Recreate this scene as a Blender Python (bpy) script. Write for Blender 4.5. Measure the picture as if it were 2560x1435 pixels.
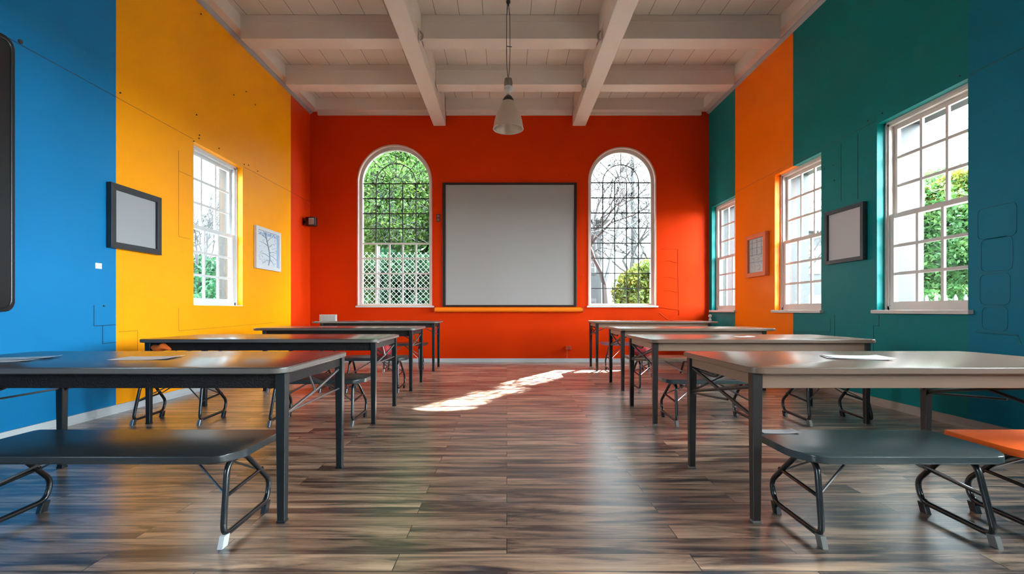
import bpy, bmesh, math, random
import numpy as np
from mathutils import Vector, Matrix
for o in list(bpy.data.objects): bpy.data.objects.remove(o)
S = bpy.context.scene
COL = S.collection
R = math.radians

# ------------------------------------------------------------------ camera
cam = bpy.data.cameras.new('camera'); camo = bpy.data.objects.new('camera', cam); COL.objects.link(camo)
camo.location = (0, 0, 1.05); camo.rotation_euler = (R(90), 0, 0)
cam.sensor_width = 36; cam.lens = 36*1200/2560
cam.shift_x = 13/2560; cam.shift_y = 58.5/2560
cam.clip_start = .05; cam.clip_end = 500
S.camera = camo

# ------------------------------------------------------------------ world, sun, exposure
XL, XR, YB, YR, ZC = -4.0, 4.11, 9.76, -3.2, 5.30
W = bpy.data.worlds.new('sky'); S.world = W; W.use_nodes = True
nt = W.node_tree; nt.nodes.clear()
wo = nt.nodes.new('ShaderNodeOutputWorld'); bg = nt.nodes.new('ShaderNodeBackground')
tc = nt.nodes.new('ShaderNodeTexCoord'); sx = nt.nodes.new('ShaderNodeSeparateXYZ')
nt.links.new(tc.outputs['Generated'], sx.inputs[0])
mr = nt.nodes.new('ShaderNodeMapRange'); mr.interpolation_type = 'SMOOTHSTEP'   # sky dim where in view, boosted out of view to light the room
mr.inputs['From Min'].default_value = .74; mr.inputs['From Max'].default_value = .25
mr.inputs['To Min'].default_value = 4.0; mr.inputs['To Max'].default_value = 50.0
nt.links.new(sx.outputs['Y'], mr.inputs['Value'])
mr2 = nt.nodes.new('ShaderNodeMapRange')                                    # and brighter on the side of the teal wall
mr2.inputs['From Min'].default_value = -.4; mr2.inputs['From Max'].default_value = .3
mr2.inputs['To Min'].default_value = .45; mr2.inputs['To Max'].default_value = 1.0
nt.links.new(sx.outputs['X'], mr2.inputs['Value'])
mu_ = nt.nodes.new('ShaderNodeMath'); mu_.operation = 'MULTIPLY'; nt.links.new(mr.outputs[0], mu_.inputs[0]); nt.links.new(mr2.outputs[0], mu_.inputs[1])
bg.inputs['Color'].default_value = (.82, .92, 1, 1)
nt.links.new(mu_.outputs[0], bg.inputs['Strength']); nt.links.new(bg.outputs[0], wo.inputs[0])
sun = bpy.data.lights.new('sun', 'SUN'); suno = bpy.data.objects.new('sun', sun); COL.objects.link(suno)
sun.energy = 85; sun.angle = R(.5); sun.color = (1, .97, .92)
sd = Vector((-.53*math.cos(R(36.5)), -.848*math.cos(R(36.5)), -math.sin(R(36.5))))
suno.rotation_euler = sd.to_track_quat('-Z', 'Y').to_euler(); suno.location = (12, 25, 15)
S.view_settings.view_transform = 'Standard'; S.view_settings.look = 'None'
S.view_settings.exposure = 0.86; S.view_settings.gamma = 1; S.view_settings.use_curve_mapping = False

def portal(x, y, z, w, h, rot):
    l = bpy.data.lights.new('window_portal', 'AREA'); l.shape = 'RECTANGLE'; l.size = w; l.size_y = h
    l.cycles.is_portal = True
    o = bpy.data.objects.new('window_portal', l); COL.objects.link(o); o.location = (x, y, z); o.rotation_euler = rot

# ------------------------------------------------------------------ materials
MATS = {}
def mat(name, col=(.5,.5,.5), rough=.5, metal=0, spec=.5, bump=0, bscale=40, var=0, vscale=6, coat=0):
    if name in MATS: return MATS[name]
    m = bpy.data.materials.new(name); m.use_nodes = True; n = m.node_tree.nodes; l = m.node_tree.links
    b = n['Principled BSDF']; b.inputs['Base Color'].default_value = (*col, 1); b.inputs['Roughness'].default_value = rough
    b.inputs['Metallic'].default_value = metal; b.inputs['Specular IOR Level'].default_value = spec
    b.inputs['Coat Weight'].default_value = coat
    t = n.new('ShaderNodeTexCoord')
    if var:
        nz = n.new('ShaderNodeTexNoise'); nz.inputs['Scale'].default_value = vscale; nz.inputs['Detail'].default_value = 5
        l.new(t.outputs['Object'], nz.inputs['Vector'])
        mx = n.new('ShaderNodeMix'); mx.data_type = 'RGBA'
        mx.inputs['A'].default_value = (*[c*(1-var) for c in col], 1); mx.inputs['B'].default_value = (*[min(1, c*(1+var)) for c in col], 1)
        l.new(nz.outputs['Fac'], mx.inputs['Factor']); l.new(mx.outputs['Result'], b.inputs['Base Color'])
    if bump:
        nz = n.new('ShaderNodeTexNoise'); nz.inputs['Scale'].default_value = bscale; nz.inputs['Detail'].default_value = 4
        l.new(t.outputs['Object'], nz.inputs['Vector'])
        bp = n.new('ShaderNodeBump'); bp.inputs['Strength'].default_value = bump; bp.inputs['Distance'].default_value = .01
        l.new(nz.outputs['Fac'], bp.inputs['Height']); l.new(bp.outputs[0], b.inputs['Normal'])
    MATS[name] = m
    return m

def wall_mat(name, axis, stops, outer_axis=None, outer_at=0, outer_col=None, rough=.42, spec=.2):
    """paint in vertical stripes along an axis; the outdoor leaf of the wall has its own colour"""
    m = bpy.data.materials.new(name); m.use_nodes = True; n = m.node_tree.nodes; l = m.node_tree.links
    b = n['Principled BSDF']; b.inputs['Roughness'].default_value = rough; b.inputs['Specular IOR Level'].default_value = spec
    t = n.new('ShaderNodeTexCoord'); s = n.new('ShaderNodeSeparateXYZ'); l.new(t.outputs['Object'], s.inputs[0])
    prev = None
    for at, col in stops:                      # colour applies for coordinate >= at
        if prev is None:
            rgb = n.new('ShaderNodeRGB'); rgb.outputs[0].default_value = (*col, 1); prev = rgb.outputs[0]; continue
        g = n.new('ShaderNodeMath'); g.operation = 'GREATER_THAN'; l.new(s.outputs[axis], g.inputs[0]); g.inputs[1].default_value = at
        mx = n.new('ShaderNodeMix'); mx.data_type = 'RGBA'; l.new(g.outputs[0], mx.inputs['Factor'])
        l.new(prev, mx.inputs['A']); mx.inputs['B'].default_value = (*col, 1); prev = mx.outputs['Result']
    nz = n.new('ShaderNodeTexNoise'); nz.inputs['Scale'].default_value = 1.3; nz.inputs['Detail'].default_value = 6; l.new(t.outputs['Object'], nz.inputs['Vector'])
    mr_ = n.new('ShaderNodeMapRange'); mr_.inputs['To Min'].default_value = .9; mr_.inputs['To Max'].default_value = 1.1; l.new(nz.outputs['Fac'], mr_.inputs['Value'])
    mu = n.new('ShaderNodeVectorMath'); mu.operation = 'SCALE'; l.new(prev, mu.inputs[0]); l.new(mr_.outputs[0], mu.inputs['Scale']); prev = mu.outputs[0]
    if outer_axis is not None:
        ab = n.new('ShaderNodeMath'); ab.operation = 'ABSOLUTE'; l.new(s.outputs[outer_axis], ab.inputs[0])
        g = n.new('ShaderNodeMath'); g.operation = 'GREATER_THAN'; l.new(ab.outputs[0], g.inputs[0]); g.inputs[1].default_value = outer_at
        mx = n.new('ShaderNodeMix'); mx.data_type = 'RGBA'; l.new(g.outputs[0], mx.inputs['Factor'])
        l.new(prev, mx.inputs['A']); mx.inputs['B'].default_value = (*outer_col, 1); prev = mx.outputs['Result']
    l.new(prev, b.inputs['Base Color'])
    # roller texture, streaks and soft dents
    n1 = n.new('ShaderNodeTexNoise'); n1.inputs['Scale'].default_value = 90; n1.inputs['Detail'].default_value = 3; l.new(t.outputs['Object'], n1.inputs['Vector'])
    n2 = n.new('ShaderNodeTexNoise'); n2.inputs['Scale'].default_value = 2.2; n2.inputs['Detail'].default_value = 3; l.new(t.outputs['Object'], n2.inputs['Vector'])
    b1 = n.new('ShaderNodeBump'); b1.inputs['Strength'].default_value = .12; b1.inputs['Distance'].default_value = .004; l.new(n1.outputs['Fac'], b1.inputs['Height'])
    b2 = n.new('ShaderNodeBump'); b2.inputs['Strength'].default_value = .25; b2.inputs['Distance'].default_value = .02; l.new(n2.outputs['Fac'], b2.inputs['Height']); l.new(b1.outputs[0], b2.inputs['Normal'])
    l.new(b2.outputs[0], b.inputs['Normal'])
    return m

BLUE, YEL, RED = (.004, .18, .41), (.97, .35, .001), (.64, .034, .001)
TEAL, ORG, TEAL_SKYLIT = (.0, .165, .16), (.95, .17, .001), (.0, .15, .225)  # last tone is teal with the blue sky light painted in
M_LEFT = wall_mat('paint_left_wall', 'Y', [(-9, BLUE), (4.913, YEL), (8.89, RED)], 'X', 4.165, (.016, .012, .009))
M_RIGHT = wall_mat('paint_right_wall', 'Y', [(-9, TEAL_SKYLIT), (4.27, TEAL), (6.89, ORG), (8.64, TEAL)], 'X', 4.24, (.022, .022, .023), spec=.15)
M_BACK = wall_mat('paint_back_wall', 'X', [(-9, RED)], rough=.5, spec=.06)
M_REAR = wall_mat('paint_rear_wall', 'X', [(-9, (.6, .6, .58))])

def floor_mat():
    m = bpy.data.materials.new('wood_plank_floor'); m.use_nodes = True; n = m.node_tree.nodes; l = m.node_tree.links
    b = n['Principled BSDF']; t = n.new('ShaderNodeTexCoord'); b.inputs['Coat Weight'].default_value = .9; b.inputs['Coat Roughness'].default_value = .27; b.inputs['Coat IOR'].default_value = 1.6
    br = n.new('ShaderNodeTexBrick'); br.offset = .37; br.offset_frequency = 2
    br.inputs['Color1'].default_value = (0, 0, 0, 1); br.inputs['Color2'].default_value = (1, 1, 1, 1); br.inputs['Mortar'].default_value = (.5, .5, .5, 1)
    br.inputs['Scale'].default_value = 1; br.inputs['Mortar Size'].default_value = .0022; br.inputs['Mortar Smooth'].default_value = .2
    br.inputs['Brick Width'].default_value = 1.25; br.inputs['Row Height'].default_value = .138; br.inputs['Bias'].default_value = 0
    l.new(t.outputs['Object'], br.inputs['Vector'])
    # grain: stretched noise along X, shifted per plank row
    mp = n.new('ShaderNodeMapping'); mp.inputs['Scale'].default_value = (.85, 8, 1); l.new(t.outputs['Object'], mp.inputs['Vector'])
    sc = n.new('ShaderNodeVectorMath'); sc.operation = 'SCALE'; sc.inputs['Scale'].default_value = 7; l.new(br.outputs['Color'], sc.inputs[0])
    ad = n.new('ShaderNodeVectorMath'); ad.operation = 'ADD'; l.new(mp.outputs[0], ad.inputs[0]); l.new(sc.outputs[0], ad.inputs[1])
    g1 = n.new('ShaderNodeTexNoise'); g1.inputs['Scale'].default_value = 1.5; g1.inputs['Detail'].default_value = 8; g1.inputs['Roughness'].default_value = .62; g1.inputs['Distortion'].default_value = .7
    l.new(ad.outputs[0], g1.inputs['Vector'])
    cr = n.new('ShaderNodeValToRGB'); e = cr.color_ramp.elements
    e[0].position = .36; e[0].color = (.008, .009, .011, 1); e[1].position = .66; e[1].color = (.36, .235, .155, 1)
    for p, c in ((.43, (.040, .030, .027, 1)), (.48, (.125, .080, .056, 1)), (.55, (.23, .148, .098, 1))):
        x = e.new(p); x.color = c
    l.new(g1.outputs['Fac'], cr.inputs[0])
    # plank tone
    mr1 = n.new('ShaderNodeMapRange'); mr1.inputs['To Min'].default_value = 1.05; mr1.inputs['To Max'].default_value = 1.75; l.new(br.outputs['Color'], mr1.inputs['Value'])
    v = n.new('ShaderNodeVectorMath'); v.operation = 'SCALE'; l.new(cr.outputs[0], v.inputs[0]); l.new(mr1.outputs[0], v.inputs['Scale'])
    # blue paint stains
    g2 = n.new('ShaderNodeTexNoise'); g2.inputs['Scale'].default_value = 1.6; g2.inputs['Detail'].default_value = 7
    mp2 = n.new('ShaderNodeMapping'); mp2.inputs['Scale'].default_value = (.8, 2.5, 1); mp2.inputs['Location'].default_value = (3.3, 1.2, 0); l.new(t.outputs['Object'], mp2.inputs['Vector']); l.new(mp2.outputs[0], g2.inputs['Vector'])
    r2 = n.new('ShaderNodeMapRange'); r2.inputs['From Min'].default_value = .60; r2.inputs['From Max'].default_value = .74; r2.inputs['To Max'].default_value = .65; l.new(g2.outputs['Fac'], r2.inputs['Value'])
    mx = n.new('ShaderNodeMix'); mx.data_type = 'RGBA'; l.new(r2.outputs[0], mx.inputs['Factor']); l.new(v.outputs[0], mx.inputs['A']); mx.inputs['B'].default_value = (.02, .075, .11, 1)
    mo = n.new('ShaderNodeMix'); mo.data_type = 'RGBA'; l.new(br.outputs['Fac'], mo.inputs['Factor']); l.new(mx.outputs['Result'], mo.inputs['A']); mo.inputs['B'].default_value = (.012, .01, .01, 1)
    l.new(mo.outputs['Result'], b.inputs['Base Color'])
    rr = n.new('ShaderNodeMapRange'); rr.inputs['To Min'].default_value = .30; rr.inputs['To Max'].default_value = .44; l.new(g1.outputs['Fac'], rr.inputs['Value']); l.new(rr.outputs[0], b.inputs['Roughness'])
    bp = n.new('ShaderNodeBump'); bp.inputs['Strength'].default_value = .25; bp.inputs['Distance'].default_value = .004; l.new(g1.outputs['Fac'], bp.inputs['Height'])
    bq = n.new('ShaderNodeBump'); bq.inputs['Strength'].default_value = .5; bq.inputs['Distance'].default_value = .003; bq.invert = True; l.new(br.outputs['Fac'], bq.inputs['Height']); l.new(bp.outputs[0], bq.inputs['Normal'])
    l.new(bq.outputs[0], b.inputs['Normal'])
    return m

def glass_mat():
    m = bpy.data.materials.new('window_glass'); m.use_nodes = True; n = m.node_tree.nodes; l = m.node_tree.links; n.clear()
    o = n.new('ShaderNodeOutputMaterial'); tr = n.new('ShaderNodeBsdfTransparent'); tr.inputs[0].default_value = (.93, .96, .95, 1)
    gl = n.new('ShaderNodeBsdfGlossy'); gl.inputs['Roughness'].default_value = .03
    lw = n.new('ShaderNodeLayerWeight'); lw.inputs['Blend'].default_value = .5; pw = n.new('ShaderNodeMath'); pw.operation = 'POWER'; pw.inputs[1].default_value = 5; l.new(lw.outputs['Facing'], pw.inputs[0])
    fr = n.new('ShaderNodeMath'); fr.operation = 'MULTIPLY_ADD'; fr.inputs[1].default_value = .8; fr.inputs[2].default_value = .03; l.new(pw.outputs[0], fr.inputs[0]); mx = n.new('ShaderNodeMixShader')
    l.new(fr.outputs[0], mx.inputs[0]); l.new(tr.outputs[0], mx.inputs[1]); l.new(gl.outputs[0], mx.inputs[2]); l.new(mx.outputs[0], o.inputs[0])
    return m

def leaf_mat(name, cols, trans=.35):
    m = bpy.data.materials.new(name); m.use_nodes = True; n = m.node_tree.nodes; l = m.node_tree.links
    b = n['Principled BSDF']; b.inputs['Roughness'].default_value = .6; b.inputs['Specular IOR Level'].default_value = .2
    t = n.new('ShaderNodeTexCoord'); nz = n.new('ShaderNodeTexNoise'); nz.inputs['Scale'].default_value = 1.7; nz.inputs['Detail'].default_value = 8; nz.inputs['Roughness'].default_value = .75
    l.new(t.outputs['Object'], nz.inputs['Vector'])
    cr = n.new('ShaderNodeValToRGB'); e = cr.color_ramp.elements
    e[0].position = .33; e[0].color = (*cols[0], 1); e[1].position = .68; e[1].color = (*cols[-1], 1)
    for i, c in enumerate(cols[1:-1]): x = e.new(.33+.35*(i+1)/(len(cols)-1)); x.color = (*c, 1)
    l.new(nz.outputs['Fac'], cr.inputs[0]); l.new(cr.outputs[0], b.inputs['Base Color'])
    o = n['Material Output']; tl = n.new('ShaderNodeBsdfTranslucent'); l.new(cr.outputs[0], tl.inputs[0])
    mx = n.new('ShaderNodeMixShader'); mx.inputs[0].default_value = trans
    l.new(b.outputs[0], mx.inputs[1]); l.new(tl.outputs[0], mx.inputs[2]); l.new(mx.outputs[0], o.inputs[0])
    return m

M_FLOOR = floor_mat(); M_GLASS = glass_mat()
M_WHITE = mat('white_painted_wood', (.62, .60, .57), .4, var=.06, vscale=9)
M_TRIM = mat('white_baseboard_paint', (.55, .58, .60), .35, var=.08, vscale=3)
M_TRIMR = mat('beige_baseboard_paint', (.36, .29, .24), .35, var=.1, vscale=3)
M_LEAD = mat('dark_leading', (.03, .035, .035), .5)

# ------------------------------------------------------------------ mesh helpers
def link(name, bm, m, parent=None, smooth=False, label=None):
    bmesh.ops.recalc_face_normals(bm, faces=bm.faces)
    me = bpy.data.meshes.new(name); bm.to_mesh(me); bm.free()
    o = bpy.data.objects.new(name, me); COL.objects.link(o)
    for mm in (m if isinstance(m, (list, tuple)) else [m]): me.materials.append(mm)
    if smooth:
        for p in me.polygons: p.use_smooth = True
        try: me.set_sharp_from_angle(angle=R(38))
        except Exception: pass
    if parent is not None:
        o.parent = parent; o.matrix_parent_inverse = Matrix.Translation(-parent.location)
    if label: o['label'] = label
    return o
def thing(name, label, cat, loc, group=None):
    o = bpy.data.objects.new(name, None); COL.objects.link(o); o.location = loc; o.empty_display_size = .1
    return tag(o, label, cat, group)
def tag(o, label, cat, group=None, kind=None):
    o['label'] = label; o['category'] = cat
    if group: o['group'] = group
    if kind: o['kind'] = kind
    return o
def struct(name, label=None, cat=None, bm=None, m=None, loc=(0,0,0)):
    o = link(name, bm, m) if bm is not None else bpy.data.objects.new(name, None)
    if bm is None: COL.objects.link(o); o.location = loc
    o['kind'] = 'structure'
    if label: o['label'] = label
    if cat: o['category'] = cat
    return o
def NB(): return bmesh.new()
def box(bm, x0, x1, y0, y1, z0, z1, bev=0):
    b2 = bmesh.new() if bev else bm
    v = [b2.verts.new(p) for p in ((x0,y0,z0),(x1,y0,z0),(x1,y1,z0),(x0,y1,z0),(x0,y0,z1),(x1,y0,z1),(x1,y1,z1),(x0,y1,z1))]
    for f in ((0,3,2,1),(4,5,6,7),(0,1,5,4),(1,2,6,5),(2,3,7,6),(3,0,4,7)): b2.faces.new([v[i] for i in f])
    if bev:
        bmesh.ops.bevel(b2, geom=b2.edges[:], offset=bev, segments=2, affect='EDGES', profile=.5)
        merge(bm, b2)
    return bm
def merge(bm, b2):
    me = bpy.data.meshes.new('t'); b2.to_mesh(me); b2.free(); bm.from_mesh(me); bpy.data.meshes.remove(me)
def prism(bm, pts, z0, z1, axis='Z', bev=0):
    """extrude a 2D outline; axis gives the extrusion direction"""
    b2 = bmesh.new()
    def P(p, h): return {'Z': (p[0], p[1], h), 'Y': (p[0], h, p[1]), 'X': (h, p[0], p[1])}[axis]
    a = [b2.verts.new(P(p, z0)) for p in pts]; b = [b2.verts.new(P(p, z1)) for p in pts]; k = len(pts)
    b2.faces.new(a); b2.faces.new(b[::-1])
    for i in range(k): b2.faces.new((a[i], a[(i+1) % k], b[(i+1) % k], b[i]))
    if bev:
        eds = [e for e in b2.edges if (e.verts[0] in a) == (e.verts[1] in a)]
        bmesh.ops.bevel(b2, geom=eds, offset=bev, segments=3, affect='EDGES', profile=.6)
    merge(bm, b2); return bm
def rrect(x0, x1, y0, y1, r, seg=5):
    out = []
    for cx, cy, a0 in ((x1-r, y1-r, 0), (x0+r, y1-r, 90), (x0+r, y0+r, 180), (x1-r, y0+r, 270)):
        for i in range(seg+1):
            a = R(a0+90*i/seg); out.append((cx+r*math.cos(a), cy+r*math.sin(a)))
    return out
def tube(bm, pts, rad, closed=False, seg=8, rads=None):
    pts = [Vector(p) for p in pts]; n = len(pts); rings = []
    prev = None
    for i, p in enumerate(pts):
        if closed: t = pts[(i+1) % n]-pts[i-1]
        else: t = pts[min(i+1, n-1)]-pts[max(i-1, 0)]
        t.normalize()
        if prev is None:
            u = t.cross(Vector((0, 0, 1)) if abs(t.z) < .9 else Vector((1, 0, 0))).normalized()
        else:
            u = prev-t*prev.dot(t)
            if u.length < 1e-5: u = t.orthogonal()
            u.normalize()
        prev = u; w = t.cross(u); rr = rads[i] if rads else rad
        rings.append([bm.verts.new(p+(u*math.cos(2*math.pi*k/seg)+w*math.sin(2*math.pi*k/seg))*rr) for k in range(seg)])
    m = n if closed else n-1
    for i in range(m):
        a, b = rings[i], rings[(i+1) % n]
        sh = 0
        if closed and i == n-1:
            sh = min(range(seg), key=lambda s: sum((a[k].co-b[(k+s) % seg].co).length for k in range(seg)))
        for k in range(seg): bm.faces.new((a[k], a[(k+1) % seg], b[(k+1+sh) % seg], b[(k+sh) % seg]))
    if not closed: bm.faces.new(rings[0][::-1]); bm.faces.new(rings[-1])
    return bm
def fillet(pts, r, seg=5, closed=False):
    pts = [Vector(p) for p in pts]; n = len(pts); out = []
    for i, p in enumerate(pts):
        if not closed and i in (0, n-1): out.append(p); continue
        a = pts[i-1]-p; b = pts[(i+1) % n]-p; d = min(r, a.length*.45, b.length*.45)
        s, e = p+a.normalized()*d, p+b.normalized()*d
        for k in range(seg+1):
            t = k/seg; out.append(s*(1-t)**2+p*2*t*(1-t)+e*t*t)
    return out
def lathe(bm, prof, c, seg=32):
    rings = [[bm.verts.new((c[0]+r*math.cos(2*math.pi*k/seg), c[1]+r*math.sin(2*math.pi*k/seg), c[2]+z)) for k in range(seg)] for r, z in prof]
    for a, b in zip(rings, rings[1:]):
        for k in range(seg): bm.faces.new((a[k], a[(k+1) % seg], b[(k+1) % seg], b[k]))
    return bm

# ------------------------------------------------------------------ setting
struct('floor', 'grey-brown wood plank floor with dark streaks', 'floor', box(NB(), XL-.6, XR+.6, YR-.3, YB+.3, -.15, 0), M_FLOOR)

def side_wall(name, xin, xout, opens, m):
    """wall running along Y with rectangular openings (y0, y1, z0, z1)"""
    bm = NB(); x0, x1 = sorted((xin, xout)); top = ZC+.15; ys = YR-.25
    for (a, b, z0, z1) in sorted(opens):
        box(bm, x0, x1, ys, a, 0, top); box(bm, x0, x1, a, b, 0, z0); box(bm, x0, x1, a, b, z1, top); ys = b
    box(bm, x0, x1, ys, YB+.3, 0, top)
    return struct(name, None, None, bm, m)
WZ0, WZ1 = 1.05, 3.12
RW = [(4.277, 5.33), (6.275, 7.36), (8.64, 9.62)]
RWH = [(2.05, 3.1), (.0, 1.05), (-2.2, -1.1)]
LW = [(6.13, 7.27)]; LWH = [(-1.6, -.4)]
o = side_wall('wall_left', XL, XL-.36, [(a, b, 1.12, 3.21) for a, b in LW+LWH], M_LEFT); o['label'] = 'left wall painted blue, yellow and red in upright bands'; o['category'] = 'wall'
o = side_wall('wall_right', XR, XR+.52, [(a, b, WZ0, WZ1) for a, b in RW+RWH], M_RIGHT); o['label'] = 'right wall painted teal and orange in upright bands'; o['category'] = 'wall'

def arch_pts(x0, x1, zs, n=32):
    c = (x0+x1)/2; r = (x1-x0)/2
    return [(c-r*math.cos(math.pi*i/n), zs+r*math.sin(math.pi*i/n)) for i in range(n+1)]
AL = (-3.04, -1.52, 1.14, 3.66); AR = (1.655, 3.035, 1.14, 3.68)
T = .24
def back_wall():
    bm = NB(); top = ZC+.15; xs = XL-.36
    def quad(*p): bm.faces.new([bm.verts.new(q) for q in p])
    def slab(x0, x1, za, zb, z2=top):   # front and rear faces of a column whose lower edge slopes za -> zb
        for y in (YB, YB+T): quad((x0, y, za), (x1, y, zb), (x1, y, z2), (x0, y, z2))
    for (x0, x1, z0, zs) in (AL, AR):
        slab(xs, x0, 0, 0); slab(x0, x1, 0, 0, z0); quad((x0, YB, z0), (x1, YB, z0), (x1, YB+T, z0), (x0, YB+T, z0))
        for x in (x0, x1): quad((x, YB, z0), (x, YB+T, z0), (x, YB+T, zs), (x, YB, zs))
        ap = arch_pts(x0, x1, zs)
        for (a, za), (b, zb) in zip(ap, ap[1:]):
            slab(a, b, za, zb); quad((a, YB, za), (b, YB, zb), (b, YB+T, zb), (a, YB+T, za))
        xs = x1
    slab(xs, XR+.52, 0, 0)
    bmesh.ops.remove_doubles(bm, verts=bm.verts[:], dist=1e-4)
    return bm
struct('wall_back', 'orange-red end wall with two arched windows', 'wall', back_wall(), M_BACK)

# rear wall (behind the camera) with wide glazed bays
def rear_wall():
    bm = NB(); top = ZC+.15; y0, y1 = YR-.25, YR; xs = XL-.36
    for a, b in REAR: box(bm, xs, a, y0, y1, 0, top); box(bm, a, b, y0, y1, 0, .9); box(bm, a, b, y0, y1, 2.6, top); xs = b
    box(bm, xs, XR+.52, y0, y1, 0, top); return bm
REAR = []
struct('wall_rear', None, None, rear_wall(), M_REAR)

# ceiling boards with seams running lengthwise
def ceil_mat():
    m = bpy.data.materials.new('white_ceiling_boards'); m.use_nodes = True; n = m.node_tree.nodes; l = m.node_tree.links
    b = n['Principled BSDF']; b.inputs['Roughness'].default_value = .55; t = n.new('ShaderNodeTexCoord')
    br = n.new('ShaderNodeTexBrick'); br.offset = .5
    mp = n.new('ShaderNodeMapping'); mp.inputs['Rotation'].default_value = (0, 0, R(90)); l.new(t.outputs['Object'], mp.inputs['Vector']); l.new(mp.outputs[0], br.inputs['Vector'])
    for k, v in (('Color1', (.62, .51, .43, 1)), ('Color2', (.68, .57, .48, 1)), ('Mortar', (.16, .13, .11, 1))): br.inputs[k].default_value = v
    br.inputs['Scale'].default_value = 1; br.inputs['Mortar Size'].default_value = .004; br.inputs['Brick Width'].default_value = 30; br.inputs['Row Height'].default_value = .34
    l.new(br.outputs['Color'], b.inputs['Base Color'])
    return m
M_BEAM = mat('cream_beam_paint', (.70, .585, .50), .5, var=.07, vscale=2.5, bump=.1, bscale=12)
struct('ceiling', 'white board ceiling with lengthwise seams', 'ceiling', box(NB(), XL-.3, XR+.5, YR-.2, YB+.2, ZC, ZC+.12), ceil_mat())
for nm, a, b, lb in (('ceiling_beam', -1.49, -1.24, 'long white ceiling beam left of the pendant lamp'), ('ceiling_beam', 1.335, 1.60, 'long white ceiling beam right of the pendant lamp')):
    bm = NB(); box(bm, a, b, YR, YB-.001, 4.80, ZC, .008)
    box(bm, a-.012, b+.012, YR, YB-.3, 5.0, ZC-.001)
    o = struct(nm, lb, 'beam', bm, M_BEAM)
rows = [6.90, 8.30, 5.50, 4.10, 2.70, 1.30, -.1, -1.5, -2.9]
bays = [(XL+.17, -1.503, 'left'), (-1.227, 1.322, 'middle'), (1.613, XR-.17, 'right')]
for i, y in enumerate(rows):
    for (a, b, w) in bays:
        bm = box(NB(), a, b, y, y+.28, 4.955, ZC-.001, .006)
        box(bm, a, b, y-.006, y, 5.20, 5.215)
        struct('ceiling_beam', '%s white cross beam in the %s ceiling bay' % (('second from the end wall,', 'nearest the end wall,')[i] if i < 2 else 'near', w), 'beam', bm, M_BEAM)
# wall plates and crown trim
struct('trim_1', 'white plate beam along the top of the left wall', 'trim', box(NB(), XL, XL+.17, YR, YB, 5.09, ZC-.001), M_BEAM)
struct('trim_2', 'white plate beam along the top of the right wall', 'trim', box(NB(), XR-.17, XR, YR, YB, 5.09, ZC-.001), M_BEAM)
bm = NB()
for (a, b, w) in bays:
    box(bm, a, b, YB-.16, YB-.0005, 5.06, ZC-.001); box(bm, a, b, YB-.175, YB-.16, 5.06, 5.10)
    box(bm, a, b, YB-.05, YB-.0005, 4.99+.02, 5.06)
struct('trim_3', 'white plate beam across the top of the red end wall', 'trim', bm, M_BEAM)
M_GREYTRIM = mat('grey_crown_trim', (.36, .34, .34), .45)
struct('trim_4', 'grey crown strip at the head of the left wall', 'trim', prism(NB(), [(XL+.0005, 5.04), (XL+.05, 5.07), (XL+.055, 5.09), (XL+.0005, 5.09)], YR, YB, 'Y'), M_GREYTRIM)
struct('trim_5', 'grey crown strip at the head of the right wall', 'trim', prism(NB(), [(XR-.0005, 5.04), (XR-.05, 5.07), (XR-.055, 5.09), (XR-.0005, 5.09)], YR, YB, 'Y'), M_GREYTRIM)
def bb(name, lb, horizontal, m):
    bm = NB()
    if name == 'baseboard_left': box(bm, XL, XL+.018, YR, YB-.0005, 0, .085); box(bm, XL, XL+.026, YR, YB, 0, .022)
    elif name == 'baseboard_right': box(bm, XR-.018, XR, YR, YB-.0005, 0, .085); box(bm, XR-.026, XR, YR, YB, 0, .022)
    else: box(bm, XL+.018, XR-.018, YB-.018, YB-.0005, 0, .075); box(bm, XL+.02, XR-.02, YB-.026, YB-.018, 0, .02)
    struct(name, lb, 'baseboard', bm, m)
bb('baseboard_left', 'pale grey baseboard under the blue and yellow paint', 0, M_TRIM)
bb('baseboard_right', 'beige baseboard along the teal wall', 0, M_TRIMR)
bb('baseboard_back', 'pale grey baseboard under the red end wall', 1, M_TRIM)

# raised seam where the upper wall board meets the lower one, and painted-over outlines
def strip(name, m, polys, plane, side, r=.004, lab=None):
    bm = NB()
    for pl in polys:
        pts = [((plane, p[0], p[1]) if side != 'B' else (p[0], plane, p[1])) for p in pl]
        for a, b in zip(pts, pts[1:]):
            a, b = Vector(a), Vector(b)
            tube(bm, [a, b], r, seg=6)
    o = struct(name, lab, 'trim', bm, m); return o
GROOVE_B = mat('seam_blue', (.003, .07, .16), .5); GROOVE_Y = mat('seam_yellow', (.50, .17, .004), .5)
GROOVE_T = mat('seam_teal', (.0, .07, .075), .5); GROOVE_R = mat('seam_red', (.35, .02, .004), .5); GROOVE_O = mat('seam_orange', (.6, .09, .004), .5)
strip('trim_6', GROOVE_B, [[(1.0, 3.235), (4.91, 3.235)], [(4.65, 1.10), (4.65, .90), (4.75, .90), (4.75, .72), (4.91, .725)], [(4.75, .90), (4.91, .905)]], XL, 'L', .005, 'dark joint line across the blue paint')
strip('trim_7', GROOVE_Y, [[(4.915, 3.235), (6.12, 3.235)], [(7.28, 3.235), (8.88, 3.245)], [(5.85, 3.0), (5.85, 1.95), (6.06, 1.95)], [(5.85, 1.08), (5.85, .80), (8.3, .84)], [(4.95, .83), (5.2, .83), (5.2, .6)], [(5.85, 2.75), (6.08, 2.75)]], XL, 'L', .0035, 'thin joint line across the yellow paint')
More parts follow.
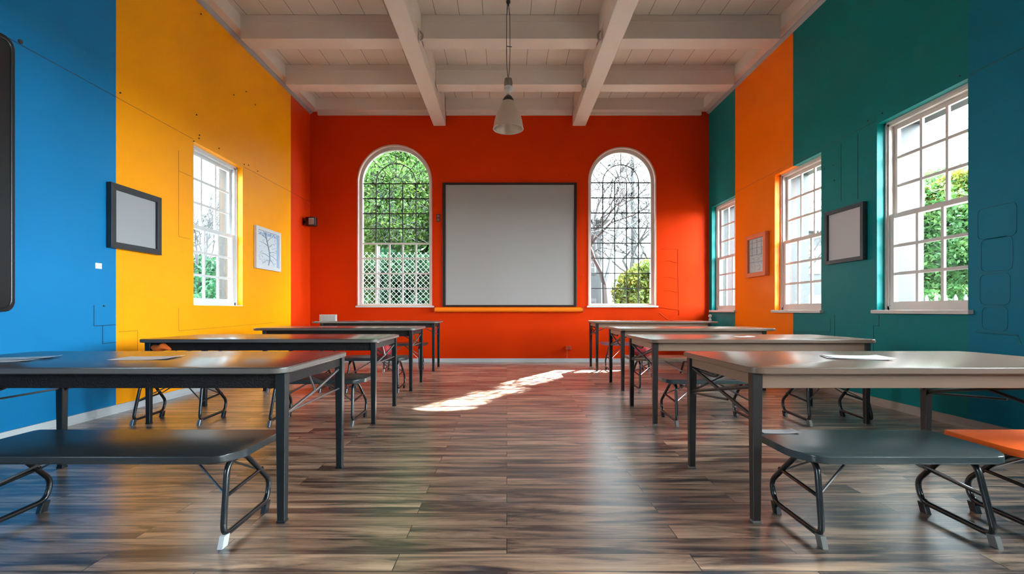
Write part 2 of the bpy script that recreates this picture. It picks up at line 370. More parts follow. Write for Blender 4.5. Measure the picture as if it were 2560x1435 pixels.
strip('trim_8', GROOVE_R, [[(8.9, 3.245), (9.75, 3.25)], [(9.52, 3.02), (9.52, 3.20), (9.73, 3.16)]], XL, 'L', .005, 'joint line across the narrow red band of the left wall')
strip('trim_9', GROOVE_O, [[(6.9, 3.17), (8.63, 3.17)]], XR, 'R', .004, 'joint line across the orange paint')
strip('trim_10', GROOVE_T, [[(.5, 3.14), (4.27, 3.14)], [(5.34, 3.16), (6.88, 3.16)], [(5.3, 1.0), (5.3, .88), (5.38, .88), (5.38, .3)],
      [(6.1, .95), (6.1, .78), (6.26, .78)], [(6.02, 1.0), (6.02, .6)], [(5.62, 3.12), (5.62, 2.35)], [(5.9, 3.1), (5.9, 2.4)]], XR, 'R', .004, 'joint lines across the teal paint')
# swollen paint patches right of the big window
def patch(bm, y0, y1, z0, z1):
    pl = fillet([(XR-.001, y0, z0), (XR-.001, y1, z0), (XR-.001, y1, z1), (XR-.001, y0, z1)], .05, 4, True)
    tube(bm, pl, .0035, True, 6)
bm = NB(); patch(bm, 3.87, 4.19, 1.93, 1.66+.0); patch(bm, 3.90, 4.16, 1.66, 1.38); patch(bm, 3.92, 4.17, 1.36, 1.1); patch(bm, 3.94, 4.15, 1.08, .88)
tube(bm, [(XR, 4.2, .86), (XR, 3.86, .85), (XR, 3.84, .78)], .008, seg=6)
struct('trim_11', 'painted-over patches on the teal wall beside the big window', 'trim', bm, mat('paint_teal_plain', (.0, .12, .17), .45), )
bm = NB()
for z in (2.05, 1.72, 1.45):
    tube(bm, [(3.18, YB, z), (3.3, YB, z+.01), (3.46, YB, z-.03)], .008, seg=6)
tube(bm, [(3.15, YB, 2.3), (3.48, YB, 2.3), (3.49, YB, 1.1)], .006, seg=6)
tube(bm, [(3.05, YB, 1.12), (3.5, YB, 1.06), (3.5, YB, .95)], .01, seg=6); tube(bm, [(3.1, YB, 1.0), (3.28, YB, .86), (3.6, YB, .84)], .008, seg=6)
struct('trim_12', 'puckered paint seams beside the right arched window', 'trim', bm, M_BACK)

# ------------------------------------------------------------------ windows
def sash(bm, axis_x, y0, y1, z0, z1, cols, rws, fw=.045, mw=.03, d=.036):
    """frame with glazing bars in a plane x = axis_x"""
    x0, x1 = axis_x, axis_x+d
    box(bm, x0, x1, y0, y0+fw, z0, z1); box(bm, x0, x1, y1-fw, y1, z0, z1)
    box(bm, x0+.002, x1-.002, y0+fw, y1-fw, z0, z0+fw); box(bm, x0+.002, x1-.002, y0+fw, y1-fw, z1-fw, z1)
    for i in range(1, cols):
        y = y0+fw+(y1-y0-2*fw)*i/cols; box(bm, x0+.006, x1-.006, y-mw/2, y+mw/2, z0+fw, z1-fw)
    for i in range(1, rws):
        z = z0+fw+(z1-z0-2*fw)*i/rws; box(bm, x0+.007, x1-.007, y0+fw, y1-fw, z-mw/2, z+mw/2)
    return bm
wcount = [0]
def sash_window(side, y0, y1, z0, z1, label, m=M_WHITE, sill=True, name=None):
    wcount[0] += 1
    s = 1 if side == 'R' else -1; xin = XR if side == 'R' else XL
    X = lambda d: xin+s*d
    p = struct('window_%d' % wcount[0], label, 'window', loc=(X(.12), (y0+y1)/2, z0))
    f = NB(); a, b = sorted((X(.10), X(.20))); t = .045
    box(f, a, b, y0, y0+t, z0, z1); box(f, a, b, y1-t, y1, z0, z1); box(f, a, b, y0, y1, z1-t, z1); box(f, a, b, y0, y1, z0, z0+t)
    a2, b2 = sorted((X(.085), X(.10))); k = .022
    box(f, a2, b2, y0+.0, y0+k, z0, z1); box(f, a2, b2, y1-k, y1, z0, z1); box(f, a2, b2, y0, y1, z1-k, z1)
    link('window_frame', f, m, p)
    mid = (z0+z1)/2-.03
    u = NB(); xa = min(X(.155), X(.155)-.0); sash(u, xa if s > 0 else xa-.036, y0+t, y1-t, mid-.0, z1-t, 3, 3); link('upper_sash', u, m, p)
    l_ = NB(); xb = X(.112); sash(l_, xb if s > 0 else xb-.036, y0+t, y1-t, z0+t, mid+.05, 3, 3, .05, .032); link('lower_sash', l_, m, p)
    g = NB(); xg = X(.173); box(g, xg-.002, xg+.002, y0+t+.04, y1-t-.04, mid+.04, z1-t-.04); link('pane', g, M_GLASS, p)
    g = NB(); xg = X(.130); box(g, xg-.002, xg+.002, y0+t+.045, y1-t-.045, z0+t+.045, mid+.005); link('pane', g, M_GLASS, p)
    if sill:
        w = NB(); a3, b3 = sorted((X(-.05), X(.11))); box(w, a3, b3, y0-.05, y1+.03, z0-.035, z0+.004, .006); link('window_sill', w, m, p)
    else:
        w = NB(); a3, b3 = sorted((X(-.002), X(.11))); box(w, a3, b3, y0+.001, y1-.001, z0-.005, z0+.006); link('window_sill', w, m, p)
    portal(X(.38 if s < 0 else .54), (y0+y1)/2, (z0+z1)/2, z1-z0, y1-y0, (0, R(90*s), 0))
    return p
sash_window('L', *LW[0], 1.12, 3.21, 'white sash window in the yellow wall', mat('pale_window_paint', (.60, .62, .64), .4, var=.06), False)
M_PINKW = mat('cream_window_paint', (.62, .53, .48), .4, var=.08, vscale=5)
for (a, b), lb in zip(RW, ('large near sash window in the teal wall', 'sash window between the orange and teal bands', 'far sash window beside the red wall corner')):
    sash_window('R', a, b, WZ0, WZ1, lb, M_PINKW)
for a, b in RWH: sash_window('R', a, b, WZ0, WZ1, 'sash window behind the viewpoint in the teal wall')
sash_window('L', *LWH[0], 1.12, 3.21, 'sash window behind the viewpoint in the blue wall', M_WHITE, False)

def arched_window(A, label, left):
    wcount[0] += 1
    x0, x1, z0, zs = A; y = YB+.13
    p = struct('window_%d' % wcount[0], label, 'window', loc=((x0+x1)/2, y, z0))
    c = (x0+x1)/2; r = (x1-x0)/2; fw = .075
    def loop(rr, zz):
        return [(c-rr, zz)]+[(c-rr*math.cos(math.pi*i/40), zs+rr*math.sin(math.pi*i/40)) for i in range(41)]+[(c+rr, zz)]
    def ring(ra, rb, za, zb, ya, yb, nm, m):
        bm = NB(); A_, B_ = loop(ra, za), loop(rb, zb); k = len(A_)
        V = [[bm.verts.new((q[0], yy, q[1])) for q in L] for L, yy in ((A_, ya), (B_, ya), (B_, yb), (A_, yb))]
        for j in range(4):
            a, b = V[j], V[(j+1) % 4]
            for i in range(k): bm.faces.new((a[i], a[(i+1) % k], b[(i+1) % k], b[i]))
        return link(nm, bm, m, p)
    ring(r+.002, r-.022, z0, z0+.02, YB-.012, YB+.06, 'casing', mat('worn_casing_paint', (.62, .40, .33), .45, var=.15, vscale=8) if 1 else None)
    ring(r, r-fw, z0, z0+.05, y-.03, y+.06, 'window_frame', M_WHITE)
    ri = r-fw; zb = z0+.05
    cols, rws = 5, 8; rowh = (zs-zb)/rws; w = 2*ri/cols
    nthick = 4 if left else 0
    lead, white = NB(), NB()
    for j in range(1, rws+1):
        z = zb+j*rowh; th = j <= nthick
        if th: box(white, c-ri, c+ri, y-.016, y+.02, z-.016, z+.016)
        else: box(lead, c-ri, c+ri, y-.008, y+.012, z-.010, z+.010)
    zt = zb+nthick*rowh
    for i in range(1, cols):
        x = c-ri+i*w
        if nthick: box(white, x-.017, x+.017, y-.015, y+.019, zb, zt)
        box(lead, x-.010, x+.010, y-.007, y+.011, zt, zs)
    # fan light: two arcs and spokes
    ro = 1.5*w; rs = .5*w
    def arc(rr, rad): tube(lead, [(c-rr*math.cos(math.pi*i/24), y, zs+rr*math.sin(math.pi*i/24)) for i in range(25)], rad, seg=6)
    arc(ro, .010); arc(rs, .008)
    for a in (45, 90, 135):
        tube(lead, [(c+rs*math.cos(R(a)), y, zs+rs*math.sin(R(a))), (c+(ri-.01)*math.cos(R(a)), y, zs+(ri-.01)*math.sin(R(a)))], .007, seg=6)
    tube(lead, [(c+rs*math.cos(R(68)), y, zs+rs*math.sin(R(68))), (c+ro*math.cos(R(68)), y, zs+ro*math.sin(R(68)))], .005, seg=6)
    tube(lead, [(c+rs*math.cos(R(112)), y, zs+rs*math.sin(R(112))), (c+ro*math.cos(R(112)), y, zs+ro*math.sin(R(112)))], .005, seg=6)
    link('leading', lead, M_LEAD, p, label='dark lead glazing bars')
    if nthick: link('glazing_bars', white, M_WHITE, p, label='thick white glazing bars')
    else: white.free()
    # painted glazed twig tracery: fine crazed lines in the glass
    rnd = random.Random(5 if left else 9); tw = NB()
    def inside(x, z):
        if z < zb+.02: return False
        if z <= zs: return abs(x-c) < ri-.02
        return (x-c)**2+(z-zs)**2 < (ri-.03)**2
    cnt = 230 if left else 430; zlo = zb+(4 if left else 2.9)*rowh
    while cnt > 0:
        x = c+rnd.uniform(-ri, ri); z = rnd.uniform(zlo, zs+ri)
        a = rnd.choice((40, 130, 10, 80, 60, 150))+rnd.uniform(-15, 15); pts = [(x, z)]
        for k in range(rnd.randint(1, 4)):
            L = rnd.uniform(.025, .11); x += L*math.cos(R(a)); z += L*math.sin(R(a)); pts.append((x, z)); a += rnd.choice((-1, 1))*rnd.uniform(15, 75)
        if all(inside(*q) for q in pts):
            tube(tw, [(q[0], y+.012, q[1]) for q in pts], rnd.choice((.003, .0045, .006)), seg=4); cnt -= 1
    link('tracery', tw, M_LEAD, p, label='fine dark twig-like lines in the glass')
    g = NB(); pl = [(c-ri, zb)]+[(c+ri, zb)]+[(c+ri*math.cos(math.pi*i/32), zs+ri*math.sin(math.pi*i/32)) for i in range(33)]
    prism(g, pl, y+.0, y+.004, 'Y'); link('pane', g, M_GLASS, p)
    w_ = NB(); box(w_, x0-.03, x1+.04, YB-.03, y-.02, z0-.03, z0+.004, .004); link('window_sill', w_, M_WHITE, p)
    portal(c, YB+T+.05, (z0+zs+r)/2, 2*r, zs+r-z0, (R(-90), 0, 0))
arched_window(AL, 'arched window with green trees behind, left of the screen', True)
arched_window(AR, 'arched window with pale sky behind, right of the screen', False)
for i, (a, b) in enumerate(REAR):
    wcount[0] += 1
    bm = NB(); y = YR-.12
    for x in np.linspace(a, b, 5): box(bm, x-.03, x+.03, y-.02, y+.02, .9, 2.6)
    for z in (.93, 1.5, 2.05, 2.57): box(bm, a, b, y-.019, y+.019, z-.03, z+.03)
    p = struct('window_%d' % wcount[0], None, None, bm, M_WHITE)
    g = NB(); box(g, a, b, y-.002, y+.002, .9, 2.6); link('pane', g, M_GLASS, p)
    portal((a+b)/2, YR-.3, 1.75, b-a, 1.7, (R(90), 0, 0))

# ------------------------------------------------------------------ tables
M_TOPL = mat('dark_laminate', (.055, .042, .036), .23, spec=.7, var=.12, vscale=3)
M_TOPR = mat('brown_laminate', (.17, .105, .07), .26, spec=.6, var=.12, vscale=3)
M_EDGE = mat('grey_edge_band', (.11, .095, .085), .4)
M_EDGER = mat('taupe_edge_band', (.20, .12, .08), .4)
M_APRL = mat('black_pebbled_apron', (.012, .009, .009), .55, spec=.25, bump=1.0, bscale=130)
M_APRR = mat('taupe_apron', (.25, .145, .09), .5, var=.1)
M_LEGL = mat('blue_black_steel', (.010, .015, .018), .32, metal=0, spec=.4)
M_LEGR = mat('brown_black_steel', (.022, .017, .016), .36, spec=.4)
M_CHROME = mat('dull_steel_rod', (.30, .30, .31), .28, metal=.9)
M_FOOTW = mat('white_nylon_foot', (.55, .57, .60), .4); M_FOOTG = mat('grey_nylon_foot', (.16, .15, .14), .5)
def table(x0, x1, y0, y1, z, lw, la, side, label, x_brace):
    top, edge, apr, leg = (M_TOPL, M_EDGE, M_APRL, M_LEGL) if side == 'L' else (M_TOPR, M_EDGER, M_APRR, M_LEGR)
    t = thing('folding_table', label, 'table', ((x0+x1)/2, (y0+y1)/2, 0), 'long tables on the left' if side == 'L' else 'long tables on the right')
    th = .032
    o = link('tabletop', prism(NB(), rrect(x0, x1, y0, y1, .07, 6), z-th, z, 'Z', .006), top, t, True)
    e = NB(); pts = rrect(x0-.0015, x1+.0015, y0-.0015, y1+.0015, .071, 6)
    k = len(pts)
    lo = [e.verts.new((p[0], p[1], z-th+.004)) for p in pts]; hi = [e.verts.new((p[0], p[1], z-.006)) for p in pts]
    for i in range(k): e.faces.new((lo[i], lo[(i+1) % k], hi[(i+1) % k], hi[i]))
    link('edge_band', e, edge, t, True)
    fy, by = y0+.055, y1-.075
    a, b = sorted((lw, la)); ah = .075
    bm = NB(); box(bm, a, b, fy-.012, fy+.012, z-th-ah, z-th, .003); box(bm, a, b, by-.012, by+.012, z-th-ah, z-th, .003)
    box(bm, a-.008, a+.012, fy+.012, by-.012, z-th-ah*.8, z-th); box(bm, b-.012, b+.008, fy+.012, by-.012, z-th-ah*.8, z-th)
    link('apron', bm, apr, t)
    for x in (lw, la):
        for y in (fy, by):
            bm = NB(); w0, w1 = .019, .025; zt = z-th
            v = [bm.verts.new((x+sx_*w, y+sy_*w, zz)) for zz, w in ((.006, w0), (zt, w1)) for sx_, sy_ in ((-1,-1),(1,-1),(1,1),(-1,1))]
            for f in ((0,1,2,3),(4,5,6,7),(0,1,5,4),(1,2,6,5),(2,3,7,6),(3,0,4,7)): bm.faces.new([v[i] for i in f])
            bmesh.ops.recalc_face_normals(bm, faces=bm.faces); bmesh.ops.bevel(bm, geom=bm.edges[:], offset=.003, segments=1, affect='EDGES')
            lg = link('leg', bm, leg, t)
            f = NB(); box(f, x-.021, x+.021, y-.021, y+.021, 0, .012, .002); link('foot_cap', f, M_FOOTG if side == 'R' else M_LEGL, t).parent = lg
    # folding braces at the ends
    for x in (lw, la):
        zb = z-.24; bm = NB()
        if side == 'L' :
            tube(bm, [(x, fy, zb), (x, by, zb+.0)], .006); tube(bm, [(x-.004, fy, zb-.01), (x-.004, (fy+by)/2, zb+.05), (x-.004, by, zb+.13)], .009)
            tube(bm, [(x, (fy+by)/2-.1, z-th-.04), (x, (fy+by)/2, zb+.05)], .006)
        else:
            tube(bm, [(x, fy, zb-.02), (x, by, zb+.14)], .010); tube(bm, [(x, fy, zb+.14), (x, by, zb-.02)], .010)
            tube(bm, [(x, fy+.3, zb+.02), (x, by, zb-.03)], .007)
            tube(bm, fillet([(x+.02, by-.05, z-th-.02), (x+.02, by-.02, zb+.13), (x+.02, by-.34, zb+.12), (x+.02, by-.40, z-th-.02)], .09, 6), .009)
        link('folding_brace', bm, M_CHROME if side == 'L' else M_LEGR, t, True)
    for x, s_ in ((lw, 1 if lw < la else -1), (la, -1 if lw < la else 1)):
        link('leg_strut', tube(NB(), [(x, by, z-.26), (x+s_*.42, by, z-th-.03)], .008), M_CHROME, t, True)
    return t
SIDE = {'L': 'left', 'R': 'right'}
ORD = ['nearest table on the %s, with loose paper lying on it', 'second table from the camera on the %s side', 'third table from the camera on the %s side', 'farthest table on the %s, next to the red wall']
TL = [(-3.2, -1.08, 2.33, 3.28, .772, -2.97, -1.115), (-3.4, -1.19, 4.4, 5.35, .785, -3.32, -1.235), (-3.3, -1.19, 6.2, 7.08, .82, -3.15, -1.25), (-3.37, -1.19, 8.25, 9.0, .86, -3.2, -1.27)]
TR = [(1.19, 3.12, 2.33, 3.28, .772, 2.8, 1.235), (1.31, 3.38, 4.35, 5.3, .785, 3.3, 1.36), (1.46, 3.5, 6.2, 7.05, .815, 3.35, 1.51), (1.51, 3.65, 8.25, 9.0, .86, 3.5, 1.56)]
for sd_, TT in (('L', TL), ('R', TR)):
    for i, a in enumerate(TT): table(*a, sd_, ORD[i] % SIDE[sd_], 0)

# ------------------------------------------------------------------ benches
M_SEATK = mat('black_bench_laminate', (.022, .026, .028), .30, spec=.55, var=.3, vscale=5)
M_SEATG = mat('slate_bench_laminate', (.040, .055, .058), .26, spec=.55, var=.2, vscale=4)
M_SEATO = mat('orange_bench_laminate', (.85, .115, .006), .38); M_SEATB = mat('blue_bench_laminate', (.01, .09, .22), .3)
M_SEATM = mat('mauve_bench_laminate', (.17, .09, .14), .35, var=.3, vscale=30)
M_TUBE = mat('black_steel_tube', (.014, .017, .019), .22, metal=.2, coat=.3)
def bench(x0, x1, y0, y1, z, label, seat=None, foot=M_FOOTG, group='benches on the left', loops=(.1, .09)):
    t = thing('bench', label, 'bench', ((x0+x1)/2, (y0+y1)/2, 0), group)
    th = .034; cut = .07
    pts = [(x0+cut, y0), (x1-cut, y0), (x1, y0+cut*1.6), (x1, y1-.01), (x1-.02, y1), (x0+.02, y1), (x0, y1-.01), (x0, y0+cut*1.6)]
    pts = [tuple(p)[:2] for p in fillet([(a, b, 0) for a, b in pts], .04, 4, True)]
    bm = prism(NB(), pts[::-1], z-th, z, 'Z', .007)
    link('seat', bm, seat or M_SEATK, t, True)
    for k, x in enumerate((x0+loops[0], x1-loops[1])):
        o_ = -1 if k == 0 else 1; D = y1-y0; r = .0135
        P = [(x+.0*o_, y0+.03, .045), (x-.02*o_, y0+.10*D/.48, z-th-.02), (x-.02*o_, y0+.24*D/.48, z-th-.02), (x, y1-.03, .15), (x, y1-.06, .055)]
        bm = NB(); tube(bm, fillet(P, .055, 6, True), r, True, 10)
        lg = link('leg', bm, M_TUBE, t, True)
        bm = NB(); tube(bm, [(x-.008*o_, y0+.065, .21), (x-.006*o_, y1-.06*D/.48-.035, .235)], .009)
        link('cross_bar', bm, M_TUBE, t, True).parent = lg
        for (fy, h) in ((y0+.035, .05), (y1-.075, .051)):
            bm = NB(); prism(bm, [(fy-.03, 0), (fy+.012, 0), (fy+.03, h), (fy-.012, h)], x-.013, x+.013, 'X', .003)
            link('foot', bm, foot if h == .05 else M_TUBE, t).parent = lg
        bm = NB(); tube(bm, [(x-.016*o_, y0+.10, z-th-.012), (x-.016*o_, y1-.14, z-th-.012)], .012); box(bm, x-.04, x+.02, y0+.09, y1-.12, z-th-.006, z-th+.001)
        link('seat_bracket', bm, M_TUBE, t, True)
        bm = NB(); xm = x-o_*.30
        tube(bm, [(x-.01*o_, y0+.07, .215), (xm, (y0+y1)/2, z-th-.005)], .0055); tube(bm, [(x-.01*o_, y1-.11, .23), (xm, (y0+y1)/2+.03, z-th-.005)], .0055)
        link('brace_rod', bm, M_CHROME, t, True)
    return t
GL, GR = 'benches on the left', 'benches on the right'
bench(-2.52, -1.20, 2.10, 2.58, .41, 'black bench in the left foreground with white foot cap', M_SEATK, M_FOOTW, GL, (.1, .06))
bench(-2.25, -1.31, 4.32, 4.82, .42, 'black bench at the aisle end of the second table on the left', M_SEATK, M_CHROME, GL)
bench(-3.52, -2.72, 4.36, 4.84, .42, 'black bench by the yellow wall under the second table on the left', M_SEATK, M_CHROME, GL)
bench(-2.15, -1.30, 6.10, 6.58, .44, 'black bench at the aisle end of the third table on the left', M_SEATK, M_CHROME, GL)
bench(-3.15, -2.3, 6.10, 6.58, .44, 'black bench at the wall end of the third table on the left', M_SEATK, M_CHROME, GL)
bench(-2.2, -1.40, 8.15, 8.6, .48, 'small black bench at the farthest table on the left', M_SEATK, M_CHROME, GL)
bench(1.30, 2.26, 2.10, 2.57, .41, 'slate-topped bench in the right foreground', M_SEATG, M_FOOTG, GR)
bench(2.34, 3.3, 2.10, 2.58, .41, 'orange-topped bench at the right edge of the photo', M_SEATO, M_FOOTG, GR)
bench(1.44, 2.35, 4.32, 4.82, .42, 'grey-topped bench at the aisle end of the second table on the right', M_SEATG, M_FOOTG, GR)
bench(2.66, 3.42, 4.34, 4.84, .42, 'bench by the teal wall under the second table on the right', M_SEATG, M_FOOTG, GR)
bench(1.6, 2.45, 6.1, 6.58, .44, 'brown-grey bench at the aisle end of the third table on the right', M_TOPR, M_FOOTG, GR)
bench(2.56, 3.4, 6.6, 7.0, .50, 'blue-topped bench at the wall end of the third table on the right', M_SEATB, M_FOOTG, GR)
bench(1.66, 2.5, 8.1, 8.6, .49, 'mauve-topped bench at the farthest table on the right', M_SEATM, M_FOOTG, GR)

# ------------------------------------------------------------------ things on and about the tables
M_PAPER = mat('white_paper', (.72, .70, .70), .5); M_PAPERB = mat('pale_blue_paper', (.50, .62, .70), .5)
def sheet(name, label, cat, x, y, z, w, d, rz, m, layers=1, curl=.006, group=None):
    bm = NB(); nx, ny = 8, 5
    for L in range(layers):
        a = R(rz+L*5); V = []
        for i in range(nx+1):
            row = []
            for j in range(ny+1):
                u, v = (i/nx-.5)*w, (j/ny-.5)*d
                h = z+.0012+L*.0022+curl*(abs(i/nx-.5)*2)**3*(1 if i > nx/2 else .4)
                row.append((x+u*math.cos(a)-v*math.sin(a)+L*.01, y+u*math.sin(a)+v*math.cos(a), h))
            V.append(row)
        lo = [[bm.verts.new(p) for p in r] for r in V]; hi = [[bm.verts.new((p[0], p[1], p[2]+.0008)) for p in r] for r in V]
        for i in range(nx):
            for j in range(ny):
                bm.faces.new((lo[i][j], lo[i+1][j], lo[i+1][j+1], lo[i][j+1])); bm.faces.new((hi[i][j], hi[i+1][j], hi[i+1][j+1], hi[i][j+1]))
        for i in range(nx):
            for j in (0, ny): bm.faces.new((lo[i][j], lo[i+1][j], hi[i+1][j], hi[i][j]))
        for j in range(ny):
            for i in (0, nx): bm.faces.new((lo[i][j], lo[i][j+1], hi[i][j+1], hi[i][j]))
    return tag(link(name, bm, m), label, cat, group)
sheet('paper_sheet', 'white sheet of paper on the near left table where it reflects yellow', 'paper', -2.08, 2.78, .772, .30, .21, 8, M_PAPER)
sheet('paper_sheet', 'long pale blue sheet on the blue-reflecting end of the near left table', 'paper', -2.86, 2.76, .772, .42, .16, 20, M_PAPERB)
sheet('paper_sheet', 'small white sheet on the blue-reflecting end of the near left table', 'paper', -2.72, 2.62, .772, .22, .10, 12, M_PAPER)
sheet('paper_stack', 'loose stack of white paper on the near right table', 'paper', 2.02, 2.80, .772, .30, .21, -22, M_PAPER, 3)
sheet('paper_sheet', 'white sheet on the back corner of the slate bench', 'paper', 1.43, 2.53, .41, .19, .08, 0, M_PAPER)
sheet('paper_sheet', 'white slip of paper on the second table on the right', 'paper', 2.36, 4.8, .785, .2, .12, 10, M_PAPER, group=None)

# white ribbed box standing by the red wall, above the far left table
bm = NB(); X0 = (801-1267)/1200*8.6; X1 = (841-1267)/1200*8.6
box(bm, X0, X1, 8.55, 8.64, .86, .975, .004)
b = thing('storage_box', 'small white ribbed box at the left end of the farthest left table', 'box', ((X0+X1)/2, 8.6, .86))
bx_ = link('box_body', bm, mat('white_ribbed_plastic', (.48, .46, .43), .4), b)
bm = NB()
for k in range(13):
    x = X0+.01+(X1-X0-.02)*k/12
    box(bm, x-.004, x+.004, 8.545, 8.551, .868, .967)
link('rib_panel', bm, mat('grey_plastic_rib', (.36, .35, .33), .4), b)
# small knob-topped bottle on far right table
bm = NB(); lathe(bm, [(.0, 0), (.022, 0), (.024, .03), (.012, .045), (.010, .06), (.026, .075), (.03, .095), (.02, .115), (.0, .12)], (3.60, 8.5, .861), 16)
tag(link('knob', bm, mat('white_glaze', (.6, .62, .64), .15), None, True), 'tiny white round-topped stopper on the farthest right table', 'ornament')

# orange pouch under the wall end of second left table
p = thing('pouch', 'orange cloth pouch under the wall end of the second left table', 'pouch', (-3.16, 4.62, .6))
bm = NB(); bmesh.ops.create_uvsphere(bm, u_segments=24, v_segments=12, radius=1)
for v in bm.verts:
    x, y, z = v.co; v.co = (-3.20+.10*x*(1-.2*max(0, z)), 4.46+.07*y, .70+(.045*z if z > 0 else .028*z)+.01*math.sin(x*5))
link('pouch_body', bm, mat('orange_cloth', (.75, .13, .01), .7, bump=.4, bscale=30), p, True)
bm = NB(); tube(bm, [(-3.10, 4.46, .69), (-3.0, 4.455, .685), (-2.9, 4.46, .70)], .008, seg=6); link('strap', bm, M_LEGL, p, True)

def bag(x, y, z, w, h, label, m, seed, name='cloth_bag', cat='bag'):
    rnd = random.Random(seed); t = thing(name, label, cat, (x, y, z))
    bm = NB(); bmesh.ops.create_uvsphere(bm, u_segments=28, v_segments=18, radius=1)
    ph = [rnd.uniform(0, 6) for _ in range(4)]
    for v in bm.verts:
        a = math.atan2(v.co.y, v.co.x); zz = v.co.z
        f = 1+.10*math.sin(5*a+ph[0]+zz*2)+.06*math.sin(9*a+ph[1])
        sq = 1-.35*max(0, zz)
        v.co = (x+v.co.x*w*f*sq, y+v.co.y*w*.6*f*sq, z+h/2+max(-.92, zz)*h/2/1.0*(1) + (.0 if zz > -.92 else 0)+.08*h/2-.0*h)
    lo = min(v.co.z for v in bm.verts)
    for v in bm.verts: v.co.z += z-lo+.001
    link('bag_body', bm, m, t, True)
    bm = NB(); tube(bm, [(x-w*.45, y, z+h*.85), (x-w*.35, y, z+h*1.12), (x, y, z+h*1.22), (x+w*.35, y, z+h*1.12), (x+w*.45, y, z+h*.85)], .008, seg=6)
    link('strap', bm, m, t, True)
M_CRIM = mat('crimson_cloth', (.40, .025, .03), .55, bump=.5, bscale=25)
bag(-1.62, 6.32, .44, .11, .19, 'crimson cloth bag on the bench at the third left table', M_CRIM, 3)
bag(1.78, 6.3, .44, .12, .17, 'red cloth bag on the bench at the third right table', M_CRIM, 7)

# ------------------------------------------------------------------ wall things
# projection screen with its case
sc_ = thing('projection_screen', 'large white screen in a thin black frame on the red wall', 'screen', (.055, YB-.03, 1.12))
x0, x1, z0, z1 = -1.305, 1.418, 1.125, 3.64; y = YB
bm = NB(); box(bm, x0+.05, x1-.05, y-.022, y-.002, z0+.03, z1-.04); link('screen_surface', bm, mat('screen_white', (.34, .325, .315), .42, spec=.35), sc_)
bm = NB(); box(bm, x0, x0+.065, y-.04, y, z0, z1, .004); box(bm, x1-.055, x1, y-.04, y, z0, z1, .004); box(bm, x0+.01, x1-.01, y-.041, y, z1-.045, z1, .004); box(bm, x0+.01, x1-.01, y-.041, y, z0, z0+.035, .004)
link('screen_frame', bm, mat('black_brown_frame', (.022, .012, .012), .35), sc_)
bm = NB(); tube(bm, [(-1.455, y-.06, 1.065), (1.535, y-.06, 1.065)], .048, seg=24)
ro = thing('screen_roller_case', 'long orange tube mounted below the screen', 'tube', (.04, y-.06, 1.065))
link('roller_tube', bm, mat('orange_tube_paint', (.95, .20, .004), .35), ro, True)
bm = NB()
for x in (-1.462, 1.53): box(bm, x, x+.012, y-.11, y-.001, 1.012, 1.118, .003)
link('end_bracket', bm, mat('red_brown_bracket', (.30, .03, .01), .4), ro)

def frame(side, y0, y1, z0, z1, fw, dep, name, label, cat, mf, mp_, lean=0, extra=None):
    s = 1 if side == 'L' else -1; xi = XL if side == 'L' else XR
    t = thing(name, label, cat, (xi, (y0+y1)/2, z0))
    def bxx(bm, ya, yb, za, zb, d0, d1, bev=0): a, b = sorted((xi+s*d0, xi+s*d1)); box(bm, a, b, ya, yb, za, zb, bev)
    bm = NB()
    # mitred frame: four trapezoid prisms
    def trap(p4):
        a, b = sorted((xi+s*.004, xi+s*dep)); prism(bm, p4, a, b, 'X', .004)
    i0, i1, j0, j1 = y0+fw, y1-fw, z0+fw, z1-fw
    trap([(y0, z0), (y1, z0), (i1, j0), (i0, j0)]); trap([(y1, z0), (y1, z1), (i1, j1), (i1, j0)])
    trap([(y1, z1), (y0, z1), (i0, j1), (i1, j1)]); trap([(y0, z1), (y0, z0), (i0, j0), (i0, j1)])
    link('frame', bm, mf, t)
    bm = NB(); bxx(bm, y0+fw*.6, y1-fw*.6, z0+fw*.6, z1-fw*.6, .004, dep*.5); link('panel', bm, mp_, t)
    if extra: extra(t, xi+s*(dep*.5+.002), i0, i1, j0, j1)
    return t
M_BLKF = mat('black_stained_frame', (.022, .026, .030), .38, var=.3, vscale=8)
frame('L', 4.79, 5.49, 1.68, 2.335, .062, .055, 'picture_frame', 'black square frame with blank grey panel between blue and yellow paint', 'picture', M_BLKF, mat('grey_panel', (.30, .30, .31), .6))
frame('R', 5.47, 6.13, 1.63, 2.295, .045, .055, 'picture_frame', 'black square frame with blank pale panel on the teal wall', 'picture', M_BLKF, mat('pale_grey_panel', (.46, .42, .41), .6))
M_INKB = mat('blue_grey_ink', (.25, .33, .42), .6); M_INKL = mat('light_blue_ink', (.22, .35, .62), .6); M_INKK = mat('grey_ink', (.10, .12, .13), .6)
